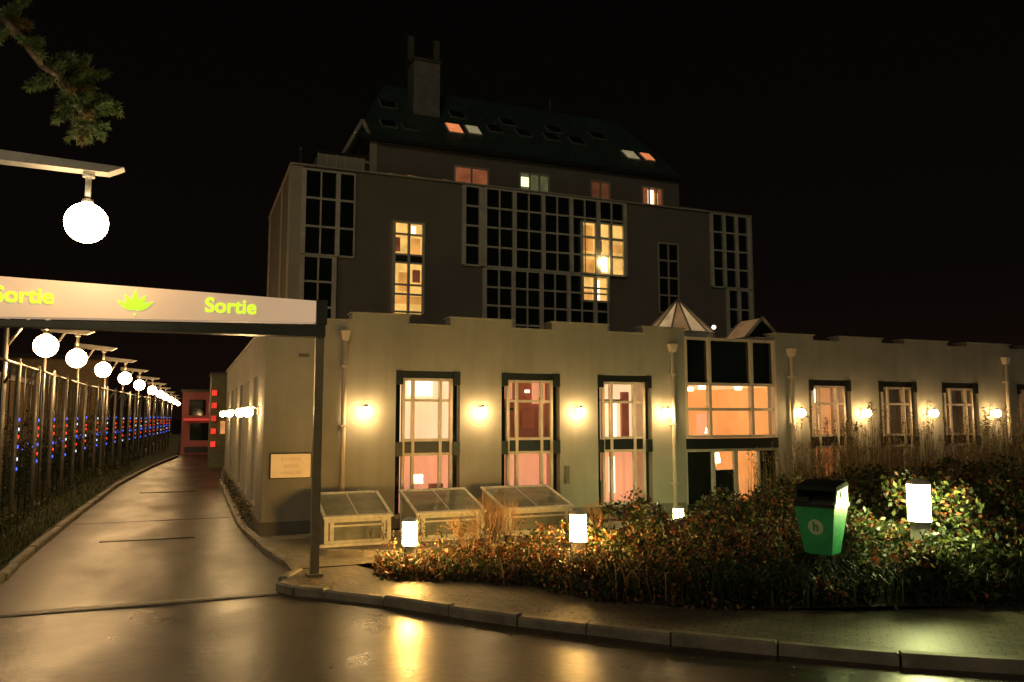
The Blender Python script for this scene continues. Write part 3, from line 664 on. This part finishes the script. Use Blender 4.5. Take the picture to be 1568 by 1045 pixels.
for _ in range(15000):
    y=13.3+(random.random()**1.8)*30; xk=-2.6+(0 if y<20 else (y-20)*.022); x=xk-random.random()**1.2*3.2
    blade(gs,Vector((x,y,.08)),random.uniform(.06,.2),random.uniform(.1,.9),.008,random.choice([0,0,1,2]))
gs.obj("grass",[leafmat("grass_blade",(.08,.10,.03)),l_dark,l_yel])
hd=MB()
for k in range(170):
    y=14+(random.random()**1.3)*45; x=-3.9-random.random()*1.6+(0 if y<31 else (y-31)*.05)
    clump(hd,Vector((x,y,random.uniform(.3,1.5))),.45,.45,60,[0,1,1],.11)
    if k%3==0: clump(hd,Vector((x-1.5,y,random.uniform(1.5,2.4))),.5,.5,50,[1,1],.12)
for k in range(60):
    y=14.5+random.random()*35; x=-3.2-random.random()*.3+(0 if y<31 else (y-31)*.055); clump(hd,Vector((x,y,.35)),.22,.3,50,[0,1,2],.07)
hd.obj("hedge",[l_green,l_dark,l_yel])

# ---------------------------------------------------------------- pine tree
K=1.27; BY=11.75
def bw(p): return Vector((p[0]*K,BY+(p[1]-9.2)*K,2.4+(p[2]-2.4)*K))
PT=empty("pine_tree"); pt=MB(); nd=MB()
TX=-6.6
pt.cyl((TX,BY,0),(TX+.1,BY,5),.24,.18,14); pt.cyl((TX+.1,BY,5),(TX-.05,BY+.1,9),.18,.11,12); pt.cyl((TX-.05,BY+.1,9),(TX+.05,BY,12.5),.11,.03,10)
def needles(p,d,n,L,br=False):
    dn=d.normalized()
    for _ in range(n):
        t=random.random(); q=p+d*t; v=(rv()+dn*.8).normalized(); s=v.cross(rv()).normalized()*.010
        e_=q+v*L*random.uniform(.6,1.1)
        nd.face([q-s,q+s,e_],1 if (br and random.random()<.6) or random.random()<.06 else 0)
def limb(path,r0,r1):
    P=[Vector(p) for p in path]; n=len(P)-1
    for i in range(n):
        a=r0+(r1-r0)*i/n; c=r0+(r1-r0)*(i+1)/n; pt.cyl(P[i],P[i+1],a,c,8,0)
limb([(TX+.05,BY,7.9)]+[bw(p) for p in [(-3.6,9.25,6.85),(-2.4,9.2,6.72),(-2.0,9.2,6.55),(-1.75,9.2,6.33),(-1.55,9.2,6.05),(-1.35,9.2,5.95),(-1.22,9.2,5.75),(-1.15,9.2,5.5)]],.09,.016)
def tuft(base,dirn,L,n,br=False,nl=.10,raw=False):
    base=Vector(base) if raw else bw(base); dirn=Vector(dirn).normalized(); L*=K; q=base+dirn*L
    pt.cyl(base,q,.014,.006,6,0); needles(base+dirn*L*.15,dirn*L*.85,n,nl*K,br)
tf=[((-1.9,9.2,6.48),(.3,.2,.75),.30,260),((-1.8,9.2,6.4),(-.9,0,-.1),.35,260),((-2.0,9.2,6.5),(.9,-.2,.7),.40,260),((-1.55,9.2,6.05),(.5,.3,.5),.30,240),((-1.5,9.2,6.0),(-.4,-.2,-.6),.28,240),
((-1.35,9.2,5.95),(1,.1,.35),.42,420),((-1.35,9.2,5.95),(.6,-.3,.6),.33,320),((-1.25,9.2,5.8),(1,.2,-.1),.42,420),((-1.25,9.2,5.8),(.9,-.2,-.45),.38,420),((-1.2,9.2,5.7),(-.6,.1,-.6),.28,380),
((-1.15,9.2,5.6),(.6,.1,-.7),.28,360),((-1.15,9.2,5.5),(0,.1,-1),.20,300),((-1.3,9.2,5.9),(-.3,.4,.6),.25,260),((-1.0,9.2,5.85),(.7,0,-.7),.28,300),((-1.15,9.2,5.75),(.2,-.5,-.7),.3,320),((-1.4,9.2,5.95),(-.8,0,-.5),.25,260)]
for i,(a,c,L,n_) in enumerate(tf): tuft(a,c,L,int(n_*1.3),br=(i in (11,14)),nl=.085)
for _ in range(46):
    a=Vector((-1.45,9.2,6.05)).lerp(Vector((-1.12,9.2,5.5)),random.random()); d_=rv(); d_.x=abs(d_.x)*1.1-.25; d_.z*=.8
    tuft(a,d_,random.uniform(.18,.38),170,br=random.random()<.15,nl=.075)
for _ in range(20):
    a=Vector((-2.2,9.2,6.6)).lerp(Vector((-1.65,9.2,6.25)),random.random()); tuft(a,rv(),random.uniform(.15,.32),130,nl=.08)
for (a,c,L) in (((-2.2,9.2,6.65),(.1,-.1,-1),.5),((-2.4,9.2,6.7),(.3,0,-.8),.55),((-2.05,9.2,6.5),(-.4,0,-1),.45),((-2.0,9.2,6.55),(.7,0,-.2),.3)): tuft(a,c,L,420,True)
for k in range(16):
    z=5.5+k*.44; a=random.uniform(1.7,4.7); L=2.4*(1-(z-5.5)/9)
    q=Vector((TX+math.cos(a)*L,BY+math.sin(a)*L,z+.25)); limb([(TX,BY,z),tuple(q)],.05,.012)
    for _ in range(12):
        t=random.uniform(.3,1); b0=Vector((TX,BY,z)).lerp(q,t); dd=rv(); dd.x=-abs(dd.x); tuft(b0,dd,.35,80,raw=True)
pt.obj("trunk_and_limbs",[m_bark],PT); nd.obj("needles",[l_pine,l_brown],PT)

# ---------------------------------------------------------------- end of the lane
EB=empty("red_building"); eb=MB()
eb.box(-.4,3.2,55,62,0,4.0,0); eb.box(-.5,3.3,54.9,62,4.0,4.15,1)
eb.box(.0,1.0,54.93,54.99,2.5,3.5,2); eb.box(1.2,1.9,54.93,54.99,2.7,3.3,3); eb.box(-.2,1.9,54.9,54.97,.1,.5,1); eb.box(.1,1.7,54.93,54.99,.9,2.0,2); eb.box(-.3,2.2,54.4,54.9,2.15,2.3,4)
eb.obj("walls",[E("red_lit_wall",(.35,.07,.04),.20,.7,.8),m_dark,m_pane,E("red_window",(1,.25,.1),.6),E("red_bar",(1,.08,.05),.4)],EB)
KB=empty("gate_house"); kb=MB()
kb.box(.95,2.1,40,43,0,4.4,0); kb.box(.9,2.15,39.9,43,4.4,4.5,1); kb.box(2.2,3.4,37,40,0,3.6,2)
for z in (1.0,1.6,2.2,2.8,3.4): kb.box(.98,1.2,39.85,39.95,z,z+.25,3)
kb.box(1.4,1.75,39.9,39.98,1.6,2.2,4); kb.box(1.75,3,36.7,36.8,3.7,3.8,5)
kb.obj("walls",[M("olive_wall",(.13,.14,.07),.7),m_dark,m_tower,E("red_neon",(1,.05,.03),1.0,.5,3),e_or,m_cream],KB)
LB=empty("low_annex_building"); lb=MB(); lb.box(-16,-7.5,30,46,0,4.0,0); lb.box(-16.2,-7.3,29.8,46.2,4.0,4.25,1)
for i in range(4): lb.box(-15+i*2,-13.8+i*2,29.93,29.99,1.2,2.6,2)
lb.box(-12,-6,64,70,0,6.5,0); lb.box(-12.2,-5.8,63.8,70.2,6.5,6.8,1)
lb.obj("walls",[M("ochre_wall",(.40,.27,.12),.8),m_dark,E("annex_window",(1,.55,.2),.5,.5,2)],LB)
bgm=MB()
for i in range(60):
    x=24+i*2.2; h=5+3*noise.noise(Vector((i*.3,0,0)))+random.random()
    clump(bgm,Vector((x,40+random.random()*6,2.5)),2.4,h*.6,160,[0,0,1],.7)
bgm.obj("distant_trees",[l_dark,l_green])

# ---------------------------------------------------------------- sky + light
w=bpy.data.worlds.new("World"); S.world=w; w.use_nodes=True; nt=w.node_tree; bg=nt.nodes["Background"]
tc=nt.nodes.new("ShaderNodeTexCoord"); sp=nt.nodes.new("ShaderNodeSeparateXYZ"); nt.links.new(tc.outputs["Generated"],sp.inputs[0])
c=ramp(nt,sp.outputs["Z"],[(0,(.0065,.0032,.0022)),(.18,(.0028,.0018,.0014)),(.5,(.0017,.0013,.0011))])
nt.links.new(c,bg.inputs["Color"]); bg.inputs["Strength"].default_value=1.0
sl=bpy.data.lights.new("warm_fill_sun",'SUN'); sl.energy=.22; sl.angle=math.radians(15); sl.color=(1,.82,.56)  # weak warm fill sun, added to brighten the walls from behind the camera
so=mkobj("night_fill_light",sl); so.rotation_euler=(math.radians(62),0,math.radians(-25))

cam=bpy.data.cameras.new("camera"); cam.lens=27.87; cam.sensor_width=36; cam.clip_end=2000
co=mkobj("camera",cam,None,(0,0,2.4)); co.rotation_euler=(math.radians(95.46),0,math.radians(-22.1))
S.camera=co
